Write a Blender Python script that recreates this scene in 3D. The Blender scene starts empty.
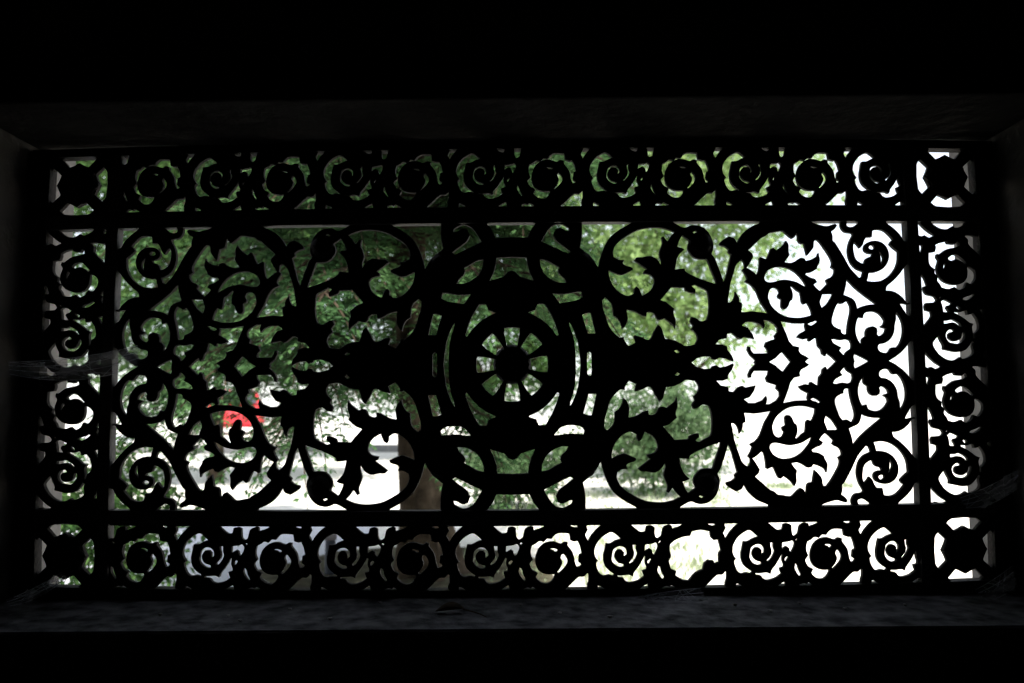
import bpy, bmesh, math, random
import numpy as np
from mathutils import Vector, Matrix
from mathutils.geometry import delaunay_2d_cdt
random.seed(7)
S = bpy.context.scene
COL = S.collection
PI = math.pi

# ------------------------------------------------------------------ camera
# lens mapping between the flat pattern of the casting (u right, v down) and the photograph
P = [1.0, -0.05114, 512.1527, -0.0108, 1.0, 364.42778, -0.00647, -0.11206, -0.02765]
FPX, CX, CY = 796.0, 512.0, 341.5
Hm = np.array([[P[0], P[1], P[2]], [P[3], P[4], P[5]], [P[6]*1e-3, P[7]*1e-3, 1.0]])
Mm = np.linalg.inv(np.array([[FPX, 0, CX], [0, FPX, CY], [0, 0, 1]])) @ Hm
n1, n2 = np.linalg.norm(Mm[:, 0]), np.linalg.norm(Mm[:, 1])
r12 = np.stack([Mm[:, 0]/n1, Mm[:, 1]/n2], 1)
_u, _s, _vt = np.linalg.svd(r12, full_matrices=False)
r12 = _u @ _vt
Rm = np.stack([r12[:, 0], r12[:, 1], np.cross(r12[:, 0], r12[:, 1])], 1)   # plane axes -> camera axes
SC = n1                                     # metres per pattern unit: the grille hangs 1 m from the lens
tv = Mm[:, 2]
cp = -Rm.T @ tv                             # camera in plane coordinates (right, down, away)
CAMH = 0.70                                 # lens height above the ground outside
Z0 = CAMH + cp[1]
CAM = Vector((cp[0], cp[2], CAMH))
def p2w(d): return Vector((d[0], d[2], -d[1]))
cam_d = bpy.data.cameras.new('camera'); cam = bpy.data.objects.new('camera', cam_d); COL.objects.link(cam)
ax, ay, az = p2w(Rm.T[:, 0]), -p2w(Rm.T[:, 1]), -p2w(Rm.T[:, 2])
mw = Matrix((ax, ay, az)).transposed().to_4x4(); mw.translation = CAM
cam.matrix_world = mw
cam_d.sensor_width = 36.0; cam_d.lens = 36.0*FPX/1024.0
cam_d.clip_start = 0.02; cam_d.clip_end = 500
cam_d.dof.use_dof = True; cam_d.dof.focus_distance = 1.0; cam_d.dof.aperture_fstop = 6.3
S.camera = cam
# ------------------------------------------------------------------ light and exposure
S.view_settings.view_transform = 'Standard'; S.view_settings.look = 'None'
S.view_settings.gamma = 1.0; S.view_settings.use_curve_mapping = False
S.view_settings.exposure = 0.0
SUN_DIR = Vector((-0.22, 0.36, -0.90)).normalized()
world = bpy.data.worlds.new('sky'); S.world = world; world.use_nodes = True
wn = world.node_tree.nodes; wl = world.node_tree.links
sky = wn.new('ShaderNodeTexSky'); sky.sky_type = 'NISHITA'; sky.sun_disc = False
sky.sun_elevation = math.asin(-SUN_DIR.z); sky.sun_rotation = math.atan2(-SUN_DIR.x, -SUN_DIR.y)
sky.air_density = 1.0; sky.dust_density = 1.0; sky.ozone_density = 1.0
haze = wn.new('ShaderNodeMix'); haze.data_type = 'RGBA'; haze.blend_type = 'MIX'   # thin bright summer haze over the blue
haze.inputs['Factor'].default_value = 0.70; haze.inputs['B'].default_value = (4.2, 4.25, 4.3, 1)
wl.new(sky.outputs['Color'], haze.inputs['A']); wl.new(haze.outputs['Result'], wn['Background'].inputs['Color'])
wn['Background'].inputs['Strength'].default_value = 0.36
sd = bpy.data.lights.new('sun', 'SUN'); sun = bpy.data.objects.new('sun', sd); COL.objects.link(sun)
sd.energy = 9.0; sd.angle = math.radians(0.6); sd.color = (1.0, 0.95, 0.86)
sun.rotation_euler = SUN_DIR.to_track_quat('-Z', 'Y').to_euler(); sun.location = (6, -5, 12)

# ------------------------------------------------------------------ helpers
def pix_ray(x, y):
    return p2w(Rm.T @ np.array([(x-CX)/FPX, (y-CY)/FPX, 1.0]))
def at(x, y, Y):                            # point seen at pixel x, y on the vertical plane at distance Y
    d = pix_ray(x, y); return CAM + d*((Y-CAM.y)/d.y)
def on_ground(x, y):
    d = pix_ray(x, y); return CAM + d*(-CAM.z/d.z)
def pattern_px(uv):
    u, v = uv[:, 0], uv[:, 1]
    w = Hm[2, 0]*u+Hm[2, 1]*v+1
    q = np.stack([(Hm[0, 0]*u+Hm[0, 1]*v+Hm[0, 2])/w, (Hm[1, 0]*u+Hm[1, 1]*v+Hm[1, 2])/w], 1)
    d = q-[CX, CY]
    return np.array([CX, CY])+d*(1+P[8]*(d**2).sum(1, keepdims=True)/250000.0)
def px_pattern(p):
    p = np.asarray(p, float); uv = p-[512, 365]
    for _ in range(30): uv = uv+(p-pattern_px(uv))
    return uv
def W(uv, Y=0.0):                           # pattern -> (x, z) on the vertical plane Y
    out = []
    for x, y in pattern_px(np.asarray(uv, float)):
        q = at(x, y, Y); out.append((q.x, q.z))
    return out
def tag(o, label=None, cat=None, group=None, kind=None):
    if label: o['label'] = label
    if cat: o['category'] = cat
    if group: o['group'] = group
    if kind: o['kind'] = kind
    return o
def empty(name, loc, rz=0.0):
    o = bpy.data.objects.new(name, None); COL.objects.link(o); o.location = loc; o.rotation_euler = (0, 0, rz)
    o.empty_display_size = 0.1
    return o
def link_mesh(name, me, mat, parent=None, smooth=False):
    o = bpy.data.objects.new(name, me); COL.objects.link(o)
    if mat: me.materials.clear(); me.materials.append(mat)
    if parent is not None:
        o.parent = parent
    if smooth:
        for p in me.polygons: p.use_smooth = True
    return o
def from_bm(name, bm, mat, parent=None, smooth=False):
    bmesh.ops.recalc_face_normals(bm, faces=bm.faces[:])
    me = bpy.data.meshes.new(name); bm.to_mesh(me); bm.free()
    return link_mesh(name, me, mat, parent, smooth)
def box(bm, x0, x1, y0, y1, z0, z1, bevel=0.0):
    vs = [bm.verts.new((x, y, z)) for x in (x0, x1) for y in (y0, y1) for z in (z0, z1)]
    fs = [bm.faces.new([vs[i] for i in f]) for f in ((0, 1, 3, 2), (4, 6, 7, 5), (0, 4, 5, 1), (2, 3, 7, 6), (0, 2, 6, 4), (1, 5, 7, 3))]
    if bevel > 0:
        bmesh.ops.bevel(bm, geom=list({e for f in fs for e in f.edges}), offset=bevel, segments=2, affect='EDGES', profile=0.5)
def tube(bm, pts, rads, seg=8, cap=True):
    rings = []
    pts = [Vector(p) for p in pts]
    up = Vector((0.13, 0.21, 0.97))
    for i, p in enumerate(pts):
        d = (pts[min(i+1, len(pts)-1)]-pts[max(i-1, 0)]).normalized()
        a = d.cross(up)
        if a.length < 0.05: a = d.cross(Vector((1, 0, 0)))
        a.normalize(); b = d.cross(a)
        rings.append([bm.verts.new(p+(a*math.cos(2*PI*k/seg)+b*math.sin(2*PI*k/seg))*rads[i]) for k in range(seg)])
    for r0, r1 in zip(rings, rings[1:]):
        for k in range(seg): bm.faces.new((r0[k], r0[(k+1) % seg], r1[(k+1) % seg], r1[k]))
    if cap:
        bm.faces.new(rings[0][::-1]); bm.faces.new(rings[-1])
def lathe(bm, c, prof, seg=20, axis='Z'):
    rings = []
    for r, h in prof:
        ring = []
        for k in range(seg):
            a = 2*PI*k/seg; x, y = r*math.cos(a), r*math.sin(a)
            p = (x, y, h) if axis == 'Z' else ((x, h, y) if axis == 'Y' else (h, x, y))
            ring.append(bm.verts.new((c[0]+p[0], c[1]+p[1], c[2]+p[2])))
        rings.append(ring)
    for r0, r1 in zip(rings, rings[1:]):
        for k in range(seg): bm.faces.new((r0[k], r0[(k+1) % seg], r1[(k+1) % seg], r1[k]))
    bm.faces.new(rings[0][::-1]); bm.faces.new(rings[-1])

# ------------------------------------------------------------------ materials
def mat(name, c1, c2=None, scale=8.0, rough=0.8, metal=0.0, bump=0.0, detail=6.0, lo=0.35, hi=0.65, transl=0.0, spec=0.3, bscale=None):
    m = bpy.data.materials.new(name); m.use_nodes = True
    nt = m.node_tree; N, L = nt.nodes, nt.links
    b = N['Principled BSDF']; b.inputs['Roughness'].default_value = rough; b.inputs['Metallic'].default_value = metal
    b.inputs['Specular IOR Level'].default_value = spec
    col = None
    if c2 is None: b.inputs['Base Color'].default_value = (*c1, 1)
    else:
        tc = N.new('ShaderNodeTexCoord'); nz = N.new('ShaderNodeTexNoise'); rp = N.new('ShaderNodeValToRGB')
        nz.inputs['Scale'].default_value = scale; nz.inputs['Detail'].default_value = detail
        rp.color_ramp.elements[0].color = (*c1, 1); rp.color_ramp.elements[1].color = (*c2, 1)
        rp.color_ramp.elements[0].position = lo; rp.color_ramp.elements[1].position = hi
        L.new(tc.outputs['Object'], nz.inputs['Vector']); L.new(nz.outputs['Fac'], rp.inputs['Fac'])
        L.new(rp.outputs['Color'], b.inputs['Base Color']); col = rp.outputs['Color']
        if bump:
            n2_ = nz
            if bscale:
                n2_ = N.new('ShaderNodeTexNoise'); n2_.inputs['Scale'].default_value = bscale; n2_.inputs['Detail'].default_value = 8
                L.new(tc.outputs['Object'], n2_.inputs['Vector'])
            bp = N.new('ShaderNodeBump'); bp.inputs['Strength'].default_value = bump; bp.inputs['Distance'].default_value = 0.01
            L.new(n2_.outputs['Fac'], bp.inputs['Height']); L.new(bp.outputs['Normal'], b.inputs['Normal'])
    if transl:
        t = N.new('ShaderNodeBsdfTranslucent'); mx = N.new('ShaderNodeMixShader'); mx.inputs['Fac'].default_value = transl
        if col is not None: L.new(col, t.inputs['Color'])
        else: t.inputs['Color'].default_value = (*c1, 1)
        L.new(b.outputs['BSDF'], mx.inputs[1]); L.new(t.outputs['BSDF'], mx.inputs[2])
        L.new(mx.outputs['Shader'], N['Material Output'].inputs['Surface'])
    return m
M_IRON = mat('cast_iron', (0.008, 0.0075, 0.0075), (0.022, 0.016, 0.014), 60, rough=0.7, bump=0.25, spec=0.12, bscale=220)
M_BAR = mat('paler_iron_bar', (0.03, 0.028, 0.03), (0.06, 0.052, 0.052), 70, rough=0.6, bump=0.2, spec=0.3, bscale=220)  # frame bars, one tone paler than the iron of the scrollwork
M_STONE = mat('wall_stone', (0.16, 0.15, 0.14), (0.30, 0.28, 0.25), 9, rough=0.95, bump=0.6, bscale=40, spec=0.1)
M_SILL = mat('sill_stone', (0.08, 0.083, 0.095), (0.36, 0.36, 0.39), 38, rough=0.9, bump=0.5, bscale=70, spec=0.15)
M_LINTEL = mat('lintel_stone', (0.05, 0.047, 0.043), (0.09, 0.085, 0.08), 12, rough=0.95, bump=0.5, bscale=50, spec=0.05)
M_REVEAL = mat('reveal_stone', (0.36, 0.35, 0.35), (0.50, 0.48, 0.46), 14, rough=0.9, bump=0.4, bscale=60, spec=0.1)
M_PLASTER = mat('cellar_plaster', (0.10, 0.095, 0.09), (0.17, 0.16, 0.15), 5, rough=0.95, bump=0.3, spec=0.1)
# ------------------------------------------------------------------ the room and the wall
def corner(u, v): return W([(u, v)], 0.0)[0]
OX0 = min(corner(-494, -222)[0], corner(-494, 222)[0])+0.002; OX1 = max(corner(494, -222)[0], corner(494, 222)[0])-0.002
OZ1 = max(corner(0, -222)[1], corner(400, -222)[1])-0.002; OZ0 = min(corner(0, 222)[1], corner(400, 222)[1])+0.004
_mid, _tilt = corner(0, 222)[1]+0.003, (corner(494, 222)[1]-corner(-494, 222)[1])/2
OZL, OZR = _mid-_tilt, _mid+_tilt
YI, YR, YO = -0.14, 0.019, 0.072
XI0, XI1 = corner(-507, 0)[0], corner(507, 0)[0]          # the opening is wider on the room side of the rebate
FLOOR = -0.95
bm = bmesh.new()
box(bm, -2.2, XI0, YI, YR, FLOOR, 2.4); box(bm, XI1, 2.2, YI, YR, FLOOR, 2.4)
box(bm, -2.2, OX0, YR, YO, FLOOR, 2.4); box(bm, OX1, 2.2, YR, YO, FLOOR, 2.4)
box(bm, XI0, XI1, YI, YR, FLOOR, OZ0-0.075); box(bm, OX0, OX1, YR, YO, FLOOR, OZ0-0.075); box(bm, XI0, XI1, YI, YR, OZ1+0.05, 2.4)
wall = tag(from_bm('wall_front', bm, M_STONE), kind='structure')
bm = bmesh.new()
sill_prof = [(YI-0.004, OZ0), (0.019, OZ0), (0.024, OZ0-0.012), (YO+0.03, OZ0-0.05), (YO+0.03, OZ0-0.075), (YI-0.004, OZ0-0.045)]
ra = [bm.verts.new((XI0, y, z-OZ0+OZL)) for y, z in sill_prof]; rb = [bm.verts.new((XI1, y, z-OZ0+OZR)) for y, z in sill_prof]
bm.faces.new(ra); bm.faces.new(rb[::-1])
for k in range(6): bm.faces.new((ra[k], ra[(k+1) % 6], rb[(k+1) % 6], rb[k]))
bmesh.ops.bevel(bm, geom=bm.edges[:], offset=0.002, segments=2, affect='EDGES')
tag(from_bm('trim_1', bm, M_SILL), kind='structure')
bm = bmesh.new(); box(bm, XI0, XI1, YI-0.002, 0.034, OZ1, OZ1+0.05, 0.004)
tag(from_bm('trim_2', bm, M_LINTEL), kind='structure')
for nm, a in (('wall_left', (-2.3, -2.2, -3.2, YI, FLOOR, 2.4)), ('wall_right', (2.2, 2.3, -3.2, YI, FLOOR, 2.4)),
              ('wall_back', (-2.3, 2.3, -3.3, -3.2, FLOOR, 2.4)), ('floor', (-2.3, 2.3, -3.3, YI, FLOOR-0.1, FLOOR)),
              ('ceiling', (-2.3, 2.3, -3.3, YO, 2.4, 2.6))):
    bm = bmesh.new(); box(bm, *a); tag(from_bm(nm, bm, M_PLASTER), kind='structure')
# --- traced openings of the casting -------------------------------------
FR={'A':(830,350,8.54),'B':(830,430,7.59),'C':(740,350,8.54),'D':(740,420,6.83),'E':(660,420,6.83),
'F':(580,420,6.83),'G':(660,340,6.83),'H':(590,330,7.59),'Z3':(780,360,9.757),'Z4':(740,400,9.757),
'Z8':(700,380,9.757),'M2':(500,280,8.536),'M4':(500,350,8.536),'M5':(410,420,6.83),'M6':(500,420,6.83),'M8':(500,220,8.536),
'T1':(730,510,8.04),'T2':(790,510,8.04)}
# quarter openings (mirrored four ways)
Q=[
('A',[(415,190),(430,172),(465,162),(500,168),(515,190),(535,208),(575,205),(605,240),(632,300),(643,360),(640,420),(620,475),(590,512),(588,450),(572,400),(565,350),(545,305),(510,265),(465,242),(425,235),(412,215)]),
('A',[(280,222),(250,270),(233,330),(235,385),(250,440),(268,475),(305,465),(318,500),(345,515),(400,520),(440,505),(470,475),(490,440),(480,410),(450,388),(465,378),(495,370),(485,340),(455,315),(425,308),(413,325),(420,350),(415,375),(385,392),(345,382),(322,350),(318,310),(285,285),(280,250)]),
('A',[(110,345),(125,330),(160,330),(165,370),(180,440),(203,520),(205,570),(185,618),(160,605),(135,592),(105,603),(80,570),(50,500),(35,440),(45,405),(80,380),(108,370)]),
('A',[(20,285),(35,255),(70,232),(100,215),(80,188),(115,148),(125,145),(140,175),(185,205),(190,240),(180,272),(150,285),(100,278),(50,290)]),
('Z3',[(290,385),(320,370),(360,385),(395,412),(370,420),(345,405),(320,400)]),
('Z3',[(440,540),(500,585),(545,650),(560,675),(555,680),(455,680),(445,650),(425,600)]),
('Z4',[(310,260),(320,220),(345,170),(400,115),(470,75),(560,60),(640,63),(730,85),(725,130),(700,190),(690,205),(660,190),(640,210),(635,270),(630,310),(600,330),(570,360),(548,380),(535,370),(550,330),(555,280),(545,235),(525,225),(505,180),(480,150),(455,145),(435,165),(435,210),(440,245),(410,260),(405,280),(425,315),(415,340),(400,358),(370,363),(335,345),(318,310)]),
('Z4',[(285,470),(290,440),(315,420),(360,420),(410,430),(470,442),(530,435),(600,415),(650,385),(698,357),(690,385),(660,440),(600,510),(540,550),(480,568),(420,572),(370,560),(320,530)]),
('D',[(579,87),(605,110),(635,140),(625,164),(645,178),(670,189),(687,213),(691,238),(667,255),(677,280),(670,315),(649,357),(620,407),(590,448),(575,450),(562,441),(555,399),(530,364),(506,340),(499,378),(492,423),(464,430),(453,448),(450,490),(440,500),(432,475),(412,463),(390,480),(365,505),(345,520),(290,512),(254,507),(233,488),(201,474),(149,429),(100,385),(124,362),(131,338),(107,296),(81,261),(90,257),(115,240),(145,212),(160,230),(172,290),(175,330),(185,335),(215,320),(225,325),(245,365),(260,395),(275,400),(295,382),(340,415),(368,450),(382,420),(380,375),(385,345),(350,300),(350,294),(390,290),(432,308),(460,325),(488,318),(494,303),(530,311),(576,336),(586,357),(593,301),(572,259),(569,245),(530,222),(494,218),(485,205),(516,185),(551,171),(562,150),(537,133),(555,108)]),
('Z8',[(300,420),(340,430),(370,480),(378,527),(410,470),(415,422),(438,412),(437,370),(425,322),(470,322),(520,328),(600,318),(690,303),(660,355),(625,415),(600,485),(580,535),(540,590),(480,625),(505,655),(490,695),(462,745),(486,768),(485,805),(478,830),(455,842),(420,812),(395,776),(375,715),(345,633),(324,547),(308,470)]),
('E',[(462,160),(480,200),(500,270),(525,355),(505,375),(510,395),(485,415),(450,425),(450,440),(470,460),(515,487),(555,470),(570,438),(600,490),(660,545),(740,580),(740,640),(140,640),(135,593),(170,572),(210,555),(245,568),(280,573),(330,560),(375,520),(400,460),(405,410),(390,365),(410,330),(435,260),(455,190)]),
('E',[(262,520),(285,505),(305,520),(285,535)]),
('E',[(130,258),(150,262),(195,265),(205,240),(300,190),(410,150),(405,180),(380,250),(355,330),(320,328),(270,340),(235,380),(225,410),(230,440),(245,460),(190,500),(165,455),(152,420),(185,410),(200,400),(170,370),(150,340),(140,310)]),
('F',[(255,355),(290,335),(325,335),(315,310),(330,295),(375,280),(383,262),(350,245),(300,228),(260,240),(215,262),(213,250),(225,190),(260,130),(310,90),(350,80),(385,100),(388,130),(400,145),(420,130),(440,80),(480,100),(510,130),(527,170),(525,200),(500,225),(455,235),(460,255),(480,265),(440,295),(395,330),(415,350),(450,350),(490,358),(520,355),(555,330),(580,290),(583,320),(570,370),(580,410),(595,450),(590,490),(605,497),(630,460),(660,500),(685,525),(640,545),(580,560),(500,560),(430,545),(360,510),(300,470),(265,430),(250,390)]),
('G',[(-271,337),(-242,341),(-240,319),(-212,278),(-163,301),(-176,346),(-167,352),(-118,337),(-82,319),(-60,328),(-37,373),(-5,422),(17,400),(30,355),(40,323),(98,314),(143,292),(175,272),(240,280),(262,320),(250,360),(225,385),(235,410),(215,440),(225,470),(255,465),(290,440),(330,450),(345,490),(352,560),(345,646),(320,666),(265,696),(240,686),(265,661),(260,636),(230,641),(195,656),(190,676),(100,681),(60,636),(20,591),(60,575),(112,530),(105,500),(118,450),(112,391),(98,418),(44,463),(12,454),(-10,463),(-28,499),(-60,512),(-78,508),(-82,481),(-109,486),(-163,517),(-217,530),(-212,490),(-212,454),(-235,409),(-253,395),(-262,436),(-284,472),(-311,490),(-311,517),(-321,576),(-361,617),(-382,598),(-379,546),(-361,481),(-343,422),(-311,373)]),
('G',[(98,240),(115,222),(138,230),(120,246)]),
('F',[(38,640),(38,560),(35,500),(20,425),(50,400),(95,360),(142,283),(155,340),(180,410),(225,490),(300,550),(385,598),(390,640)]),
('M6',[(300,475),(370,440),(430,410),(480,385),(500,400),(450,440),(400,480),(380,520),(395,560),(430,570),(470,550),(495,545),(490,570),(430,600),(370,580),(330,530)]),
('M6',[(285,350),(290,300),(320,240),(370,200),(420,180),(465,180),(450,210),(420,240),(410,270),(420,290),(380,310),(330,340)]),
('M5',[(172,310),(190,302),(207,318),(190,326)]),
('B',[(265,120),(290,125),(305,165),(250,192),(212,245),(198,325),(215,400),(248,460),(240,472),(190,482),(165,510),(158,545),(165,570),(165,620),(-70,620),(-66,565),(-16,546),(50,532),(112,549),(130,537),(112,510),(80,487),(88,455),(86,415),(105,395),(160,290),(205,195)]),
('B',[(205,530),(230,520),(265,530),(300,555),(300,565),(215,565),(205,550)]),
('B',[(325,92),(380,86),(440,95),(500,128),(548,180),(577,240),(587,318),(555,345),(525,380),(545,408),(558,412),(530,450),(490,487),(440,498),(402,490),(392,438),(350,438),(330,410),(315,375),(293,352),(275,380),(252,402),(242,370),(242,320),(255,265),(285,238),(315,226),(330,262),(350,278),(378,285),(388,305),(360,308),(335,322),(325,345),(335,378),(370,402),(415,408),(455,398),(490,370),(510,325),(512,280),(495,230),(455,185),(400,160),(345,158),(335,120)]),
('B',[(445,222),(460,240),(468,275),(455,305),(432,325),(445,285)]),
('B',[(360,352),(375,340),(405,343),(410,360),(395,376),(370,370)]),
('B',[(613,-84),(590,-45),(545,-5),(500,13),(465,15),(475,48),(520,83),(575,135),(612,180),(640,215),(720,215),(720,-90)]),
('A',[(697,475),(665,520),(632,582),(665,583),(692,576),(760,570),(760,470)]),
('A',[(262,545),(310,568),(370,580),(432,582),(380,625),(310,683),(250,740),(205,795),(188,805),(183,760),(165,700),(155,670),(200,650),(235,630),(255,590)]),
('B',[(636,400),(612,450),(565,505),(512,552),(510,580),(510,620),(720,620),(720,400)]),
]
# openings across the horizontal axis: lower half, first and last points near the axis
HX=[
('A',[(330,90),(290,118),(240,145),(205,158),(197,130),(203,90)]),
('A',[(495,88),(550,122),(610,165),(655,210),(688,255),(760,255),(760,88)]),
('Z3',[(545,18),(500,60),(455,100),(440,65),(410,90),(405,130),(375,165),(370,230),(370,250),(340,240),(300,213),(285,220),(285,243),(240,235),(175,258),(210,295),(270,325),(262,370),(270,395),(240,392),(150,395),(80,410),(25,420),(45,370),(75,290),(95,220),(130,175),(190,160),(185,125),(200,95),(245,72),(278,48),(255,30),(240,18)]),
('G',[(213,153),(250,185),(300,198),(345,195),(355,178),(380,172),(405,188),(450,180),(495,160),(500,170),(490,200),(462,240),(460,265),(430,278),(382,278),(410,310),(462,320),(467,350),(500,355),(535,320),(560,312),(580,325),(650,310),(640,345),(610,390),(570,405),(600,430),(650,430),(700,410),(722,383),(728,404),(721,440),(754,436),(794,412),(814,384),(813,356),(790,332),(794,308),(762,299),(730,288),(718,260),(734,236),(738,212),(690,211),(638,212),(622,236),(620,256),(602,260),(598,236),(614,200),(650,164),(640,150)]),
('C',[(430,102),(400,140),(365,188),(340,172),(300,135),(245,103)]),
]
# medallion: openings (right side lower quarter) and axis ones
MQ=[
('M5',[(210,75),(240,50),(300,42),(360,50),(400,85),(418,108),(380,108),(330,100),(280,100),(215,106)]),
('M4',[(755,375),(822,375),(805,460),(785,555),(750,555),(710,540),(730,470)]),
('M4',[(490,360),(505,370),(490,430),(450,530),(400,620),(385,640),(330,640),(310,590),(250,570),(250,552),(300,540),(350,510),(400,460),(450,400)]),
]
MHX=[
('M4',[(782,117),(784,160),(782,210),(765,222),(745,210),(742,117)]),
('M4',[(688,117),(682,200),(668,305),(640,400),(612,460),(597,480),(600,445),(625,370),(640,290),(645,200),(645,117)]),
]
# across the vertical axis: right half
VX=[
('M6',[(82,272),(115,262),(145,228),(240,198),(212,255),(195,315),(192,362),(82,368)]),
('M6',[(82,510),(200,505),(225,560),(265,610),(265,650),(82,650)]),
]
TILE=[
('T1',[(298,92),(340,130),(380,158),(415,155),(425,112),(460,105),(488,118),(490,150),(497,195),(515,208),(540,190),(548,160),(560,120),(600,100),(625,105),(628,132),(690,110),(722,85),(722,55),(298,55)]),
('T1',[(530,226),(542,235),(530,250),(518,240)]),
('T1',[(415,258),(470,250),(498,240),(515,262),(512,290),(490,338),(475,325),(470,300),(450,288),(432,300),(412,312)]),
('T1',[(435,385),(455,368),(468,378),(450,410),(435,408)]),
('T1',[(520,428),(535,435),(550,480),(570,520),(560,535),(535,505),(515,465)]),
('T1',[(15,320),(25,270),(60,215),(110,175),(150,160),(185,180),(222,213),(180,228),(140,250),(105,250),(95,300),(85,360),(95,420),(125,460),(175,495),(165,508),(130,500),(90,508),(60,490),(35,440),(30,405),(45,390),(25,360)]),
('T1',[(160,320),(165,300),(200,275),(240,275),(270,305),(272,340),(248,360),(250,320),(230,300),(200,300),(180,325),(175,360),(200,400),(248,415),(250,435),(220,440),(180,420),(155,385),(155,350)]),
('T1',[(318,260),(345,260),(345,300),(355,330),(345,360),(320,400),(295,415),(290,400),(320,365),(330,330),(322,295)]),
('T1',[(420,355),(415,400),(428,440),(425,458),(395,465),(400,490),(410,510),(370,540),(330,555),(290,560),(260,545),(245,525),(205,520),(200,505),(240,505),(290,500),(320,512),(330,480),(360,440),(390,390),(410,350)]),
('T1',[(45,590),(60,590),(105,612),(105,660),(45,660)]),
('T1',[(370,610),(400,590),(435,570),(447,612),(447,660),(370,660)]),
('T1',[(555,595),(590,585),(610,592),(625,578),(680,608),(680,655),(555,655)]),
('T2',[(125,290),(135,250),(165,235),(190,215),(225,222),(250,195),(285,198),(310,165),(345,150),(420,152),(425,175),(430,205),(465,215),(485,210),(505,250),(520,310),(500,320),(495,375),(520,395),(510,410),(485,418),(470,380),(455,310),(425,265),(410,243),(413,225),(385,220),(360,235),(300,218),(240,228),(190,268),(165,325),(160,380),(175,430),(210,465),(260,478),(308,475),(312,490),(290,530),(260,550),(215,545),(175,515),(168,498),(182,470),(160,458),(140,447),(118,405),(122,388),(142,362),(128,330)]),
('T2',[(365,320),(380,315),(405,350),(410,385),(385,430),(345,470),(330,460),(360,420),(372,380),(358,345)]),
('T2',[(258,285),(280,272),(320,275),(335,285),(325,300),(280,295)]),
('T2',[(415,85),(435,95),(465,105),(485,100),(480,80),(480,55),(415,55)]),
('T2',[(560,80),(555,95),(565,118),(545,160),(568,208),(595,160),(640,108),(680,75),(680,50),(560,50)]),
('T2',[(385,605),(430,565),(500,495),(540,492),(565,465),(575,470),(575,530),(565,560),(570,605),(570,650),(385,650)]),
]
MTOP=[(445,115),(500,122),(560,120),(650,105),(690,102),(700,150),(650,175),(570,190),(510,200),(480,160)]
# ------------------------------------------------------------------ the pattern of the casting
UB, VB = 413.0, 145.4            # centre lines of the inner bars
UO, VO = 485.0, 213.5            # inner edge of the outer rim
UE, VE = 506.0, 222.0            # outer edge of the outer rim
def smooth_loop(p, corner=48, sub=3):
    p = [np.array(q, float) for q in p]; n = len(p); out = []
    sharp = []
    for i in range(n):
        a, b = p[i]-p[i-1], p[(i+1) % n]-p[i]
        la, lb = np.linalg.norm(a)+1e-9, np.linalg.norm(b)+1e-9
        sharp.append(math.degrees(math.acos(max(-1, min(1, float(a @ b)/la/lb)))) > corner)
    for i in range(n):
        p0, p1, p2, p3 = p[i-1], p[i], p[(i+1) % n], p[(i+2) % n]
        L = np.linalg.norm(p2-p1)
        def tan(a, b, c, s):
            if s: return None
            d = c-a; return d/(np.linalg.norm(d)+1e-9)*L
        t1 = tan(p0, p1, p2, sharp[i]); t2 = tan(p1, p2, p3, sharp[(i+1) % n])
        if t1 is None: t1 = (p2-p1)
        if t2 is None: t2 = (p2-p1)
        k = max(1, min(sub, int(L/1.6)+1))
        for j in range(k):
            t = j/k; t_2, t_3 = t*t, t*t*t
            out.append((2*t_3-3*t_2+1)*p1+(t_3-2*t_2+t)*t1+(-2*t_3+3*t_2)*p2+(t_3-t_2)*t2)
    return np.array(out)
def px_loop(f, pts):
    x0, y0, k = FR[f]
    return px_pattern([(x0+x/k, y0+y/k) for x, y in pts])
def clampu(a, u, v):
    a = a.copy(); a[:, 0] = np.clip(a[:, 0], -u, u); a[:, 1] = np.clip(a[:, 1], -v, v); return a
def area(a):
    x, y = a[:, 0], a[:, 1]; return 0.5*float(np.sum(x*np.roll(y, -1)-np.roll(x, -1)*y))
def four(h): return [h*np.array([sx, sy]) for sx in (1, -1) for sy in (1, -1)]
def both_h(h):        # half opening below the horizontal axis -> whole, left and right
    h = h.copy(); h[0, 1] = h[-1, 1] = 0.0
    full = np.vstack([h, (h*[1, -1])[::-1][1:-1]]); return [full, full*[-1, 1]]
def both_v(h):
    h = h.copy(); h[0, 0] = h[-1, 0] = 0.0
    full = np.vstack([h, (h*[-1, 1])[::-1][1:-1]]); return [full, full*[1, -1]]
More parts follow.
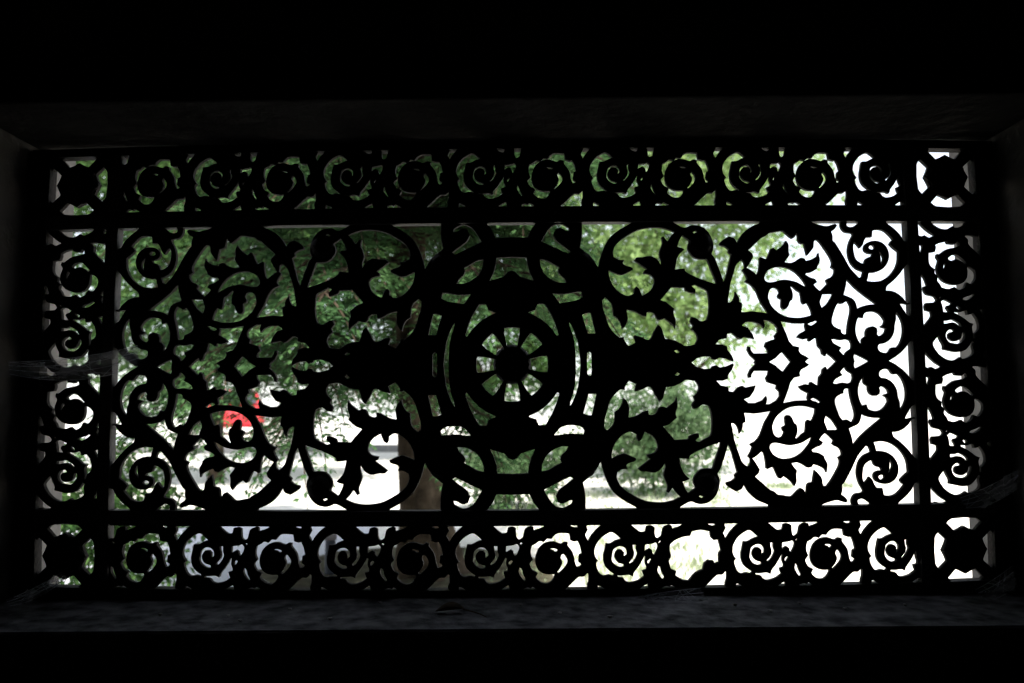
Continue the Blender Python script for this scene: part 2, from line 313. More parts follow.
def plate(name, outer, holes, parent, Y, thick, bev, m=None):
    """a cast plate: outline minus openings, with eased edges, standing on the plane Y"""
    loops = []
    for lp in [outer]+holes:
        w = np.array(W(lp, Y)); keep = [0]
        for k in range(1, len(w)):
            if np.linalg.norm(w[k]-w[keep[-1]]) > 0.0005: keep.append(k)
        if len(keep) > 3 and np.linalg.norm(w[keep[-1]]-w[0]) <= 0.0005: keep.pop()
        if len(keep) > 2: loops.append(w[keep])
    vs, es = [], []
    for w in loops:
        k0, n = len(vs), len(w)
        vs += [Vector((x, z)) for x, z in w]
        es += [(k0+i, k0+(i+1) % n) for i in range(n)]
    cv, ce, cf, _, _, _ = delaunay_2d_cdt(vs, es, [], 0, 1e-7)
    V2 = np.array([(v.x, v.y) for v in cv])
    cen = np.array([V2[list(f)].mean(0) for f in cf])
    def inside(lp):
        r = np.zeros(len(cen), bool); x, y = cen[:, 0], cen[:, 1]
        for (xa, ya), (xb, yb) in zip(lp, np.roll(lp, -1, 0)):
            if ya == yb: continue
            r ^= ((ya > y) != (yb > y)) & (x < (xb-xa)*(y-ya)/(yb-ya)+xa)
        return r
    ok = inside(loops[0])
    for h in loops[1:]: ok &= ~inside(h)
    tris = []
    for f, g in zip(cf, ok):
        if g:
            f = list(f); p = V2[f]
            if (p[1][0]-p[0][0])*(p[2][1]-p[0][1])-(p[1][1]-p[0][1])*(p[2][0]-p[0][0]) < 0: f = f[::-1]
            tris.append(f)
    cnt = {}
    for f in tris:
        for i in range(len(f)): cnt[(f[i], f[(i+1) % len(f)])] = 1
    bnd = [e for e in cnt if (e[1], e[0]) not in cnt]
    nrm = {}
    for a, b in bnd:
        d = V2[b]-V2[a]; d /= np.linalg.norm(d)+1e-12; q = np.array([-d[1], d[0]])
        nrm[a] = nrm.get(a, 0)+q; nrm[b] = nrm.get(b, 0)+q
    bm = bmesh.new(); used = sorted({i for f in tris for i in f}); L = [{}, {}, {}, {}]
    for i in used:
        q = np.zeros(2)
        if i in nrm:
            q = nrm[i]/(np.linalg.norm(nrm[i])+1e-9)*bev
            L[1][i] = bm.verts.new((V2[i][0], Y-thick/2+bev, V2[i][1])); L[2][i] = bm.verts.new((V2[i][0], Y+thick/2-bev, V2[i][1]))
        L[0][i] = bm.verts.new((V2[i][0]+q[0], Y-thick/2, V2[i][1]+q[1])); L[3][i] = bm.verts.new((V2[i][0]+q[0], Y+thick/2, V2[i][1]+q[1]))
    for f in tris:
        bm.faces.new([L[0][i] for i in f]); bm.faces.new([L[3][i] for i in reversed(f)])
    for a, b in bnd:
        for k in range(3): bm.faces.new((L[k][b], L[k][a], L[k+1][a], L[k+1][b]))
    return from_bm(name, bm, m or M_IRON, parent)
def dome(name, uv, r, parent, Y, h, m=None, seg=24, ratio=1.0, squash=None):
    """a cast boss, round in outline and swelling towards the room"""
    c = np.array(uv, float)
    bm = bmesh.new(); rings = []
    for i in range(7):
        t = i/6*PI
        rr = math.sin(t)*r if 0 < i < 6 else r*0.02
        y = Y-math.cos(t)*h
        w = W([c+[rr*math.cos(2*PI*k/seg), rr*math.sin(2*PI*k/seg)*ratio] for k in range(seg)], Y)
        rings.append([bm.verts.new((x, y, z)) for x, z in w])
    for r0, r1 in zip(rings, rings[1:]):
        for k in range(seg): bm.faces.new((r0[k], r0[(k+1) % seg], r1[(k+1) % seg], r1[k]))
    bm.faces.new(rings[0]); bm.faces.new(rings[-1])
    return from_bm(name, bm, m or M_IRON, parent, True)
def ridge(name, pts, widths, parent, Y, h, closed=False, seg=6):
    """a raised half-round rib along a pattern line"""
    pts = np.array(pts, float); n = len(pts); bm = bmesh.new(); rings = []
    for i in range(n):
        d = pts[(i+1) % n]-pts[i-1] if closed else pts[min(i+1, n-1)]-pts[max(i-1, 0)]
        d /= np.linalg.norm(d)+1e-9; nn = np.array([-d[1], d[0]])
        wd = widths[i] if hasattr(widths, '__len__') else widths
        row = W([pts[i]+nn*wd/2*math.cos(PI*k/seg) for k in range(seg+1)], Y)
        rings.append([bm.verts.new((x, Y-h*math.sin(PI*k/seg), z)) for k, (x, z) in enumerate(row)])
    m_ = n if closed else n-1
    for i in range(m_):
        r0, r1 = rings[i], rings[(i+1) % n]
        for k in range(seg): bm.faces.new((r0[k], r0[k+1], r1[k+1], r1[k]))
        bm.faces.new((r0[seg], r0[0], r1[0], r1[seg]))
    if not closed:
        bm.faces.new(rings[0]); bm.faces.new(rings[-1][::-1])
    return from_bm(name, bm, M_IRON, parent, True)
def bar(name, u0, u1, v0, v1, parent, y0, y1, n=24):
    """a straight cast bar between pattern corners"""
    bm = bmesh.new()
    lu, lv = abs(u1-u0), abs(v1-v0)
    rows = []
    for i in range(n+1):
        t = i/n
        if lu > lv: q = [(u0+(u1-u0)*t, v0), (u0+(u1-u0)*t, v1)]
        else: q = [(u0, v0+(v1-v0)*t), (u1, v0+(v1-v0)*t)]
        (xa, za), (xb, zb) = W(q, y0)
        rows.append([bm.verts.new(p) for p in ((xa, y0, za), (xb, y0, zb), (xb, y1, zb), (xa, y1, za))])
    for a, b in zip(rows, rows[1:]):
        for k in range(4): bm.faces.new((a[k], a[(k+1) % 4], b[(k+1) % 4], b[k]))
    bm.faces.new(rows[0][::-1]); bm.faces.new(rows[-1])
    bmesh.ops.recalc_face_normals(bm, faces=bm.faces[:])
    es = [e for e in bm.edges if e.calc_face_angle(0) > 0.8]
    bmesh.ops.bevel(bm, geom=es, offset=0.0012, segments=2, affect='EDGES', profile=0.6)
    return from_bm(name, bm, M_BAR if name == 'frame_bar' else M_IRON, parent)

YP, TP, BV = 0.008, 0.0075, 0.0009
grille = empty('window_grille', (0, 0, 0))
tag(grille, 'black cast iron ornamental grille with scrolling acanthus panel filling the window opening', 'grille')
# centre panel
holes = []
for f, p in Q: holes += four(smooth_loop(px_loop(f, p)))
for f, p in HX:
    h = px_loop(f, p); holes += both_h(h)
wheel_r = 47.5
med_holes = []
for f, p in MQ:
    h = px_loop(f, p)
    if h[:, 0].mean() < 0: h = h*[-1, 1]
    if h[:, 1].mean() < 0: h = h*[1, -1]
    med_holes += [g for g in four(smooth_loop(h)) if f != 'M5' or g[:, 1].mean() > 0]
for s_ in (1, -1): med_holes.append(smooth_loop(px_loop('M2', MTOP))*[s_, 1])
for f, p in MHX: med_holes += both_h(px_loop(f, p))
for f, p in VX: med_holes += both_v(px_loop(f, p))
circ = lambda r, n=64, c=(0, 0), a0=0.0: np.array([[c[0]+r*math.cos(a0+2*PI*k/n), c[1]+r*math.sin(a0+2*PI*k/n)] for k in range(n)])
med_holes.append(circ(wheel_r))
holes = [clampu(h, UB-3, VB-3) for h in holes+med_holes]
rect = lambda u, v, c=(0, 0): np.array([[c[0]+sx*u*1.0 if s else 0, 0] for s, sx in ((1, 1),)])
def rect_loop(u0, u1, v0, v1, n=24):
    t = np.linspace(0, 1, n, endpoint=False)
    return np.vstack([np.stack([u0+(u1-u0)*t, 0*t+v0], 1), np.stack([0*t+u1, v0+(v1-v0)*t], 1),
                      np.stack([u1+(u0-u1)*t, 0*t+v1], 1), np.stack([0*t+u0, v1+(v0-v1)*t], 1)])
panel = plate('scrollwork_panel', rect_loop(-UB, UB, -VB, VB), holes, grille, YP, TP, BV)
# wheel in the middle
wheel = empty('wheel_medallion', (0, 0, 0)); wheel.parent = grille
plate('rim', circ(52.0), [circ(35.6, 56)], wheel, YP-0.001, 0.011, BV)
dome('hub', (0, 0), 19.0, wheel, YP-0.001, 0.009)
for k in range(8):
    a = PI/8+k*PI/4; ca, sa = math.cos(a), math.sin(a)
    q = [(15, -2.0), (20, -2.2), (30, -4.2), (38, -7.5), (38, 7.5), (30, 4.2), (20, 2.2), (15, 2.0)]
    plate('spoke', np.array([[r*ca-w*sa, r*sa+w*ca] for r, w in q]), [], wheel, YP-0.001, 0.008, 0.0006)
# raised ribs of the oval frame round the wheel
oval = lambda a, b, n=72: [(a*math.cos(2*PI*k/n), b*math.sin(2*PI*k/n)) for k in range(n)]
# berries at the ends of the stems
for sx in (1, -1):
    for sy in (1, -1):
        dome('berry', (sx*191.4, sy*115.6), 12.6, panel, YP, 0.011)
        dome('shell_boss', (sx*72.0, sy*98.0), 10.5, panel, YP, 0.009)
# bars
def hb(u0, u1, v, w): return bar('frame_bar', u0, u1, v-w/2, v+w/2, grille, 0.0, 0.016)
hb(-UO-2, UO+2, -VB, 13.6); hb(-UO-2, UO+2, VB, 13.4)
for s in (-1, 1): bar('frame_bar', s*UB-5.7, s*UB+5.7, -VO-2, VO+2, grille, -0.0005, 0.0155)
bar('outer_rim', -UE, UE, -VE, -VO, grille, 0.0, 0.018); bar('outer_rim', -UE, UE, VO, 229.0, grille, 0.0, 0.018)
bar('outer_rim', -UE, -UO, -VE, VE, grille, 0.0005, 0.0175); bar('outer_rim', UO, UE, -VE, VE, grille, 0.0005, 0.0175)
# border strips: spiral and berry scrolls in turn
T0 = np.array([240.1, 182.0])
tile = []
for f, p in TILE: tile.append(smooth_loop(px_loop(f, p))-T0)
BALL = np.array([66.4, 3.2]); PITCH = 136.0
BROKEN = smooth_loop(px_pattern([(580+x/6.83, 515+y/6.83) for x, y in
    [(610,230),(620,190),(690,150),(750,140),(760,110),(820,100),(885,110),(890,150),(910,170),(940,165),(960,240),(945,260),(945,320),(915,330),(910,310),(870,305),(845,330),(835,370),(790,390),(760,420),(740,445),(700,440),(650,410),(655,380),(620,365),(605,310),(620,280)]]))
def inset(h, d):
    t = np.roll(h, -1, 0)-np.roll(h, 1, 0); t /= np.linalg.norm(t, axis=1, keepdims=True)+1e-9
    n = np.stack([-t[:, 1], t[:, 0]], 1)*(1 if area(h) > 0 else -1); return h+n*d
def strip(name, vc, broken=None, ins=0.0):
    hs, balls, eyes = [], [], []
    for k in range(-4, 4):
        off = np.array([240.1+(k-1)*PITCH, vc-183.5+182.0])
        for i, h in enumerate(tile):
            g = inset(h, ins)+off
            if broken == k and i in (12, 13, 14):
                if i == 12: hs.append(BROKEN)
                continue
            if abs(g[:, 0].mean()) < UB-6 and g[:, 0].min() > -UB-40 and g[:, 0].max() < UB+40: hs.append(g)
        b = off+BALL
        if abs(b[0]) < UB-20 and broken != k: balls.append(b)
        e = off+np.array([0, 0])
        if abs(e[0]) < UB-20: eyes.append(e)
    v0, v1 = vc-31.5, vc+31.5
    hs2 = []
    for h in hs:
        h = h.copy(); h[:, 0] = np.clip(h[:, 0], -UB+3, UB-3); h[:, 1] = np.clip(h[:, 1], v0+1, v1-1); hs2.append(h)
    o = plate(name, rect_loop(-UB, UB, v0-2, v1+2, 40), hs2, grille, YP, TP, BV)
    for b in balls: dome('berry_boss', b-[0.5, -0.6], 11.2, o, YP, 0.0085, seg=18)
    for e in eyes: dome('spiral_boss', e+[-0.3, -0.2], 5.0, o, YP, 0.0065, seg=14)
    return o
strip('border_scrollwork', -184.6, ins=0.7); strip('border_scrollwork', 183.5, broken=0)
def strip_v(name, uc):
    hs, balls, eyes = [], [], []
    for k in range(-3, 4):
        for i, h in enumerate(tile):
            g = np.stack([h[:, 1]*1.06, -h[:, 0]*0.957], 1)+[uc, 106.9-k*130.2]
            if abs(g[:, 1].mean()) < VB-4 and g[:, 1].min() > -VB-40 and g[:, 1].max() < VB+40: hs.append(g)
        b = np.array([uc+BALL[1]*1.06, 106.9-k*130.2-BALL[0]*0.957]); e = np.array([uc, 106.9-k*130.2])
        if abs(b[1]) < VB-12: balls.append(b)
        if abs(e[1]) < VB-12: eyes.append(e)
    u0, u1 = uc-33.5, uc+33.5
    hs2 = []
    for h in hs:
        h = h.copy(); h[:, 1] = np.clip(h[:, 1], -VB+3, VB-3); h[:, 0] = np.clip(h[:, 0], u0+1, u1-1); hs2.append(h)
    o = plate(name, rect_loop(u0-2, u1+2, -VB, VB, 20), hs2, grille, YP, TP, BV)
    for b in balls: dome('berry_boss', b, 11.2, o, YP, 0.0085, seg=18)
    for e in eyes: dome('spiral_boss', e+[-0.3, 0], 5.0, o, YP, 0.0065, seg=14)
strip_v('border_scrollwork', -451.0); strip_v('border_scrollwork', 450.4)
# corner rosettes
OPEN = np.array([(-31, -13), (-27, -18.3), (-18.8, -10.5), (-20.5, -6), (-23.6, 0), (-20.5, 6), (-18.8, 10.5), (-27, 18.3), (-31, 13)])
for sx in (-1, 1):
    for sy in (-1, 1):
        c = np.array([sx*451.5, sy*183.2 if sy < 0 else 183.0])
        hs = []
        for q in range(4):
            ca, sa = [(1, 0), (0, 1), (-1, 0), (0, -1)][q]
            hs.append(smooth_loop(np.stack([OPEN[:, 0]*ca-OPEN[:, 1]*sa, OPEN[:, 0]*sa+OPEN[:, 1]*ca], 1), 40, 2)*[1.0, 0.97]+c)
        o = plate('corner_plate', rect_loop(c[0]-36, c[0]+36, c[1]-34, c[1]+34, 8), hs, grille, YP+0.0002, TP, BV)
        ro = np.array([[(19.6+2.0*math.cos(8*t))*math.cos(t), (19.6+2.0*math.cos(8*t))*math.sin(t)] for t in np.linspace(0, 2*PI, 64, endpoint=False)])+c
        r_ = plate('rosette', ro, [], o, YP-0.003, 0.006, 0.0012)
        dome('rosette_boss', c, 8.5, r_, YP-0.005, 0.006, seg=18)
# ------------------------------------------------------------------ outside: the ground
M_GRAVEL = mat('pale_gravel', (0.60, 0.58, 0.53), (0.76, 0.74, 0.69), 30, rough=0.95, bump=0.4, bscale=120, spec=0.1)
M_ASPHALT = mat('drive_asphalt', (0.48, 0.49, 0.54), (0.58, 0.59, 0.64), 60, rough=0.9, bump=0.3, bscale=300, spec=0.15)
M_SOIL = mat('soil', (0.035, 0.03, 0.02), (0.10, 0.095, 0.065), 12, rough=1.0, bump=0.5, bscale=60, spec=0.05)
M_KERB = mat('kerb_stone', (0.20, 0.20, 0.21), (0.30, 0.30, 0.31), 20, rough=0.9, spec=0.1)
def slab(name, pts, z, m, thick=0.03):
    bm = bmesh.new()
    f = bm.faces.new([bm.verts.new((x, y, z)) for x, y in pts])
    r = bmesh.ops.extrude_face_region(bm, geom=[f])
    for v in r['geom']:
        if isinstance(v, bmesh.types.BMVert): v.co.z -= thick
    return tag(from_bm(name, bm, m), kind='structure')
slab('ground', [(-60, 0.073), (60, 0.073), (60, 90), (-60, 90)], 0.0, M_GRAVEL, 0.2)
slab('asphalt_drive', [(-3.4, 0.2), (-0.70, 0.2), (-0.85, 4.0), (-1.6, 4.6), (-3.4, 4.4)], 0.012, M_ASPHALT, 0.02)
slab('asphalt_road', [(-34, 15.5), (-8.2, 15.5), (-11.5, 24), (-34, 24)], 0.012, M_ASPHALT, 0.02)
slab('soil_bed', [(-0.47+0.62*math.cos(k/14*2*PI)*(1+0.12*math.sin(3*k)), 2.5+0.62*math.sin(k/14*2*PI)) for k in range(14)], 0.014, M_SOIL, 0.02)
slab('kerb', [(-9, 12.6), (2.0, 12.6), (2.0, 12.85), (-9, 12.85)], 0.12, M_KERB, 0.13)

# ------------------------------------------------------------------ outside: plants
M_BARK = mat('bark', (0.022, 0.017, 0.012), (0.085, 0.065, 0.046), 14, rough=0.95, bump=0.8, bscale=40, spec=0.05)
M_TWIG = mat('twig', (0.03, 0.022, 0.016), (0.075, 0.055, 0.04), 20, rough=0.9, spec=0.05)
M_NEEDLE = mat('needles', (0.028, 0.075, 0.028), (0.095, 0.19, 0.07), 7, rough=0.6, spec=0.06, transl=0.3)
M_LEAF_D = mat('dark_leaves', (0.035, 0.085, 0.025), (0.090, 0.170, 0.050), 4, rough=0.55, spec=0.06, transl=0.35)
M_LEAF_B = mat('bright_leaves', (0.13, 0.24, 0.07), (0.34, 0.46, 0.19), 4, rough=0.55, spec=0.06, transl=0.4)
M_LEAF_G = mat('grey_green_leaves', (0.06, 0.12, 0.05), (0.16, 0.24, 0.12), 6, rough=0.6, spec=0.06, transl=0.35)
M_GRASS = mat('grass_blades', (0.24, 0.32, 0.17), (0.48, 0.53, 0.36), 5, rough=0.7, transl=0.35)

class Leaves:
    """many small folded leaves gathered into one mesh"""
    def __init__(s): s.v, s.f = [], []
    def leaf(s, p, d, n, L, w):
        d = d.normalized(); side = d.cross(n)
        if side.length < 1e-4: side = d.cross(Vector((1, 0, 0.3)))
        side.normalize(); n = side.cross(d)
        k = len(s.v)
        s.v += [p, p+d*L*0.45+side*w*0.5+n*w*0.12, p+d*L, p+d*L*0.45-side*w*0.5+n*w*0.12]
        s.f += [(k, k+1, k+2), (k, k+2, k+3)]
    def build(s, name, m, parent=None):
        me = bpy.data.meshes.new(name); me.from_pydata([tuple(v) for v in s.v], [], s.f); me.update()
        return link_mesh(name, me, m, parent)
def rnd(a=1.0): return Vector((random.gauss(0, a), random.gauss(0, a), random.gauss(0, a)))
def broadleaf(name, label, base, blobs, trunk_h, trunk_r, m, n_leaf, Ls, group=None, cat='tree', spread=0.26, bark=None):
    """trunk, limbs to every leaf cluster, clusters of leaves inside the given crown blobs"""
    root = empty(name, base); tag(root, label, cat, group)
    lv = Leaves(); br = bmesh.new(); tk = bmesh.new()
    top = Vector((0, 0, trunk_h))
    tube(tk, [Vector((0, 0, -0.05)), Vector((trunk_r*0.2, 0, trunk_h*0.4)), top], [trunk_r*1.5, trunk_r, trunk_r*0.7], 10)
    tot = sum(b[3]*b[4]*b[5] for b in blobs)
    for (bx, by, bz, rx, ry, rz) in blobs:
        c = Vector((bx, by, bz))
        tube(br, [top*0.9, (top+c)*0.5+rnd(0.1*rx), c], [trunk_r*0.5, trunk_r*0.3, trunk_r*0.12], 6)
        nb = int(n_leaf*rx*ry*rz/tot); nc = max(6, nb//45)
        for _ in range(nc):
            q = rnd(); q.normalize(); q *= random.random()**0.4
            t = c+Vector((q.x*rx, q.y*ry, q.z*rz))
            tube(br, [c+(t-c)*0.25, (c+t)*0.5+rnd(0.05), t], [trunk_r*0.10, trunk_r*0.07, trunk_r*0.03], 4, False)
            out = (t-c).normalized() if (t-c).length > 1e-3 else Vector((0, 0, 1))
            sp = spread*min(rx, rz)
            for _ in range(45):
                p = t+rnd(sp)
                d = out*0.5+rnd(0.6)+Vector((0, 0, -0.35))
                L = Ls*random.uniform(0.65, 1.25)
                lv.leaf(p, d, rnd()+Vector((0, 0, 1.2)), L, L*0.55)
    from_bm('trunk', tk, bark or M_BARK, root, True); from_bm('branches', br, M_TWIG, root); lv.build('foliage', m, root)
    return root
def frond(lv, br, p, d, L, droop, nl=0.028):
    """a flat drooping spray: a stalk with side twigs set with short needles"""
    d = d.normalized(); pts = [p.copy()]; q = p.copy(); n = 7; dd = d.copy()
    for i in range(n):
        q = q+dd*(L/n); dd = (dd+Vector((0, 0, -droop/n))).normalized(); pts.append(q.copy())
    tube(br, pts, [0.004*(1-i/(n+1))+0.001 for i in range(n+1)], 3, False)
    side = d.cross(Vector((0, 0, 1)))
    if side.length < 1e-3: side = Vector((1, 0, 0))
    side.normalize(); side = (side+rnd(0.15)).normalized()
    for i in range(1, n+1):
        ax_ = (pts[i]-pts[i-1]).normalized()
        for s in (-1, 1):
            l2 = L*0.42*(1-i/(n+2))*random.uniform(0.7, 1.2); td = (ax_*0.75+side*s*0.8+Vector((0, 0, -0.12))+rnd(0.08)).normalized()
            m = max(2, int(l2/0.022))
            for j in range(m):
                b = pts[i]+td*(l2*j/m)
                for s2 in (-1, 1):
                    lv.leaf(b, td*0.7+td.cross(Vector((0, 0, 1)))*s2*0.8+rnd(0.12), Vector((0, 0, 1))+rnd(0.4), nl*random.uniform(0.7, 1.2), nl*0.34)
def conifer(name, label, base, H, tr, levels, m, reach, group=None, zmin=0.5, count=9, dirs=None):
    root = empty(name, base); tag(root, label, 'tree', group)
    tk = bmesh.new(); br = bmesh.new(); lv = Leaves()
    prof = [(tr*2.3, -0.05), (tr*1.55, 0.06), (tr*1.12, 0.25), (tr*0.95, 0.6), (tr*0.68, 1.0), (tr*0.6, H*0.4), (tr*0.4, H*0.8), (tr*0.1, H)]
    rings = []
    for r, h in prof:
        rings.append([tk.verts.new((-0.075*min(1, h)+r*(1+0.16*math.cos(5*a+h)+0.07*math.cos(11*a))*math.cos(a), r*(1+0.16*math.cos(5*a+h)+0.07*math.cos(11*a))*math.sin(a), h)) for a in [2*PI*k/28 for k in range(28)]])
    for r0, r1 in zip(rings, rings[1:]):
        for k in range(28): tk.faces.new((r0[k], r0[(k+1) % 28], r1[(k+1) % 28], r1[k]))
    tk.faces.new(rings[-1])
    for i in range(110):                    # short sprays growing straight from the trunk
        a = random.uniform(0, 2*PI); z = zmin-0.12+1.5*random.random()
        frond(lv, br, Vector((-0.075+math.cos(a)*tr*0.6, math.sin(a)*tr*0.6, z)), Vector((math.cos(a), math.sin(a), random.uniform(-0.3, 0.5))), random.uniform(0.25, 0.42), 1.2, 0.034)
    for i in range(levels):
        z = zmin+(H-zmin)*(i/levels)**1.15
        R = reach*(1-0.75*i/levels)
        for k in range(count):
            a = 2*PI*(k+random.random()*0.8)/count+i*0.7
            L = R*random.uniform(0.6, 1.1)
            d = Vector((math.cos(a), math.sin(a), random.uniform(0.05, 0.35))).normalized()
            p = Vector((-0.075, 0, z+random.uniform(-0.1, 0.1))); pts = [p.copy()]; q = p.copy(); dd = d.copy(); n = 8
            for j in range(n):
                q = q+dd*L/n; dd = (dd+Vector((0, 0, -0.9/n))+rnd(0.05)).normalized(); pts.append(q.copy())
            if any((base+Vector(pt)).y < 0.35 or pt.x > (0.62 if z < 1.7 else 0.85) for pt in pts): continue
            tube(br, pts, [tr*0.14*(1-j/(n+1))+0.002 for j in range(n+1)], 5, False)
            for j in range(1, n+1):
                for s in (-1, 1, 0):
                    dv = (pts[j]-pts[j-1]).normalized(); sd_ = dv.cross(Vector((0, 0, 1))).normalized()*s*0.9
                    if (base+pts[j]).y < 0.75: continue
                    frond(lv, br, pts[j], dv+sd_+Vector((0, 0, -0.15)), random.uniform(0.26, 0.46)*min(1, R), 0.9, 0.034)
    from_bm('trunk', tk, M_BARK, root, True); from_bm('branches', br, M_TWIG, root); lv.build('foliage', m, root)
    return root
# the big conifer close to the window, trunk left of centre
conifer('conifer', 'large dark conifer with drooping sprays and fluted brown trunk left of centre', Vector((at(428, 560, 2.45).x, 2.45, 0.0)), 6.0, 0.085, 17, M_NEEDLE, 1.2, zmin=0.92, count=9)
# leafy trees further off
G = 'leafy trees behind the grille'
broadleaf('leafy_tree', 'mid green leafy tree behind the left third of the grille', (-3.0, 7.0, 0), [(0.3, 0, 2.1, 1.5, 1.1, 0.75), (-0.9, 0.3, 1.45, 0.8, 1.0, 0.5), (0.45, 0.2, 1.45, 0.8, 0.8, 0.40), (0.2, 0, 3.0, 1.5, 1.2, 0.8), (1.3, 0.3, 2.6, 0.9, 0.8, 0.6), (-1.0, 0.3, 2.5, 1.1, 1.0, 0.6), (-1.1, 0.2, 3.3, 1.3, 1.1, 0.6), (-0.15, -0.3, 1.0, 0.24, 0.3, 0.24), (0.62, -0.2, 0.95, 0.36, 0.3, 0.28), (1.25, 0.0, 1.05, 0.55, 0.4, 0.3), (1.9, 0.2, 1.2, 0.5, 0.4, 0.35)], 1.2, 0.06, M_LEAF_D, 30000, 0.085, group=G)
broadleaf('leafy_tree', 'tall grey green leafy tree furthest left, half hidden by the stone reveal', (-7.2, 9.5, 0), [(0, 0, 2.4, 2.0, 1.5, 1.0), (-0.8, 0.3, 1.3, 1.4, 1.0, 0.7), (1.0, 0.2, 1.5, 1.0, 0.8, 0.6), (0, 0, 3.9, 1.8, 1.5, 1.2)], 1.4, 0.09, M_LEAF_G, 16000, 0.10, group=G)
broadleaf('leafy_tree', 'sunlit yellow green leafy tree right of the central wheel', (1.6, 7.2, 0), [(0, 0, 1.65, 0.9, 0.8, 0.6), (-0.5, 0.1, 2.25, 0.9, 0.8, 0.6), (0.45, 0.2, 2.4, 0.85, 0.8, 0.55), (0.75, 0, 3.2, 1.0, 0.9, 0.6), (-0.3, 0, 3.2, 0.9, 0.9, 0.6), (0.98, -0.2, 1.62, 0.30, 0.25, 0.13)], 1.0, 0.06, M_LEAF_B, 19000, 0.075, group=G)
broadleaf('leafy_tree', 'dense dark green leafy tree directly behind the central wheel', (-0.4, 10.5, 0), [(0, 0, 2.5, 1.6, 1.2, 1.1), (-1.1, 0.3, 2.0, 1.0, 1.0, 0.8), (1.0, 0.2, 1.7, 1.2, 0.8, 0.9), (-0.6, 0.2, 1.2, 1.2, 0.8, 0.5), (0, 0, 4.2, 2.2, 1.5, 1.1), (-2.6, 0, 3.6, 1.4, 1.2, 1.0), (0.6, 0.3, 1.2, 1.0, 0.8, 0.55), (1.4, 0.3, 2.5, 1.2, 0.9, 0.8)], 1.2, 0.10, M_LEAF_D, 32000, 0.10, group=G)
# bushes under the trees
GB = 'bushes under the trees'
for lb, x, y, r, h, m, n in (
        ('low grey green bush behind the lower right leaf scroll', 1.12, 5.6, 0.58, 0.92, M_LEAF_G, 8500),
        ('grey green bush below the central wheel, just right of the conifer trunk', 0.02, 4.7, 0.40, 0.52, M_LEAF_G, 4000),
        ('dark green bush behind the lower left spiral of the panel', -1.38, 1.75, 0.25, 0.58, M_LEAF_D, 4200),
        ('sparse reddish brown bush standing in front of the red car', -3.25, 10.6, 0.30, 0.78, None, 700)):
    if m is None: m = mat('copper_leaves', (0.09, 0.06, 0.04), (0.16, 0.17, 0.07), 6, rough=0.6, transl=0.3)
    broadleaf('bush', lb, (x, y, 0), [(0, 0, h*0.55, r, r*0.8, h*0.45)], h*0.3, 0.012, m, n, 0.05 if y > 4 else 0.03, cat='bush', group=GB, spread=0.3)
# loose grass growing on the gravel
gr = Leaves()
def tuft(x, y, n, h, s):
    for _ in range(n):
        p = Vector((x+random.gauss(0, s), y+random.gauss(0, s), 0.0)); gr.leaf(p, Vector((random.gauss(0, 0.35), random.gauss(0, 0.35), 1)), rnd(), h*random.uniform(0.5, 1.2), 0.012)
for _ in range(130):
    y = random.uniform(2.2, 5.6); x = random.uniform(-0.05, 0.27*(y+1)) if random.random() < 0.8 else random.uniform(-0.2, 0.30*(y+1))
    tuft(x, y, 14, random.uniform(0.03, 0.07), 0.06)
for px, py in ((690, 566), (702, 572), (640, 575), (590, 580), (655, 560), (676, 552), (610, 566), (540, 575)):
    q = on_ground(px, py); tuft(q.x, q.y, 22, 0.06, 0.05)
for px, py in ((845, 488), (775, 489), (785, 489)):
    q = on_ground(px, py); tuft(q.x, q.y, 60, 0.07, 0.06)
o = gr.build('grass', M_GRASS); tag(o, 'loose pale grass growing in the gravel below the panel', 'grass', kind='stuff')

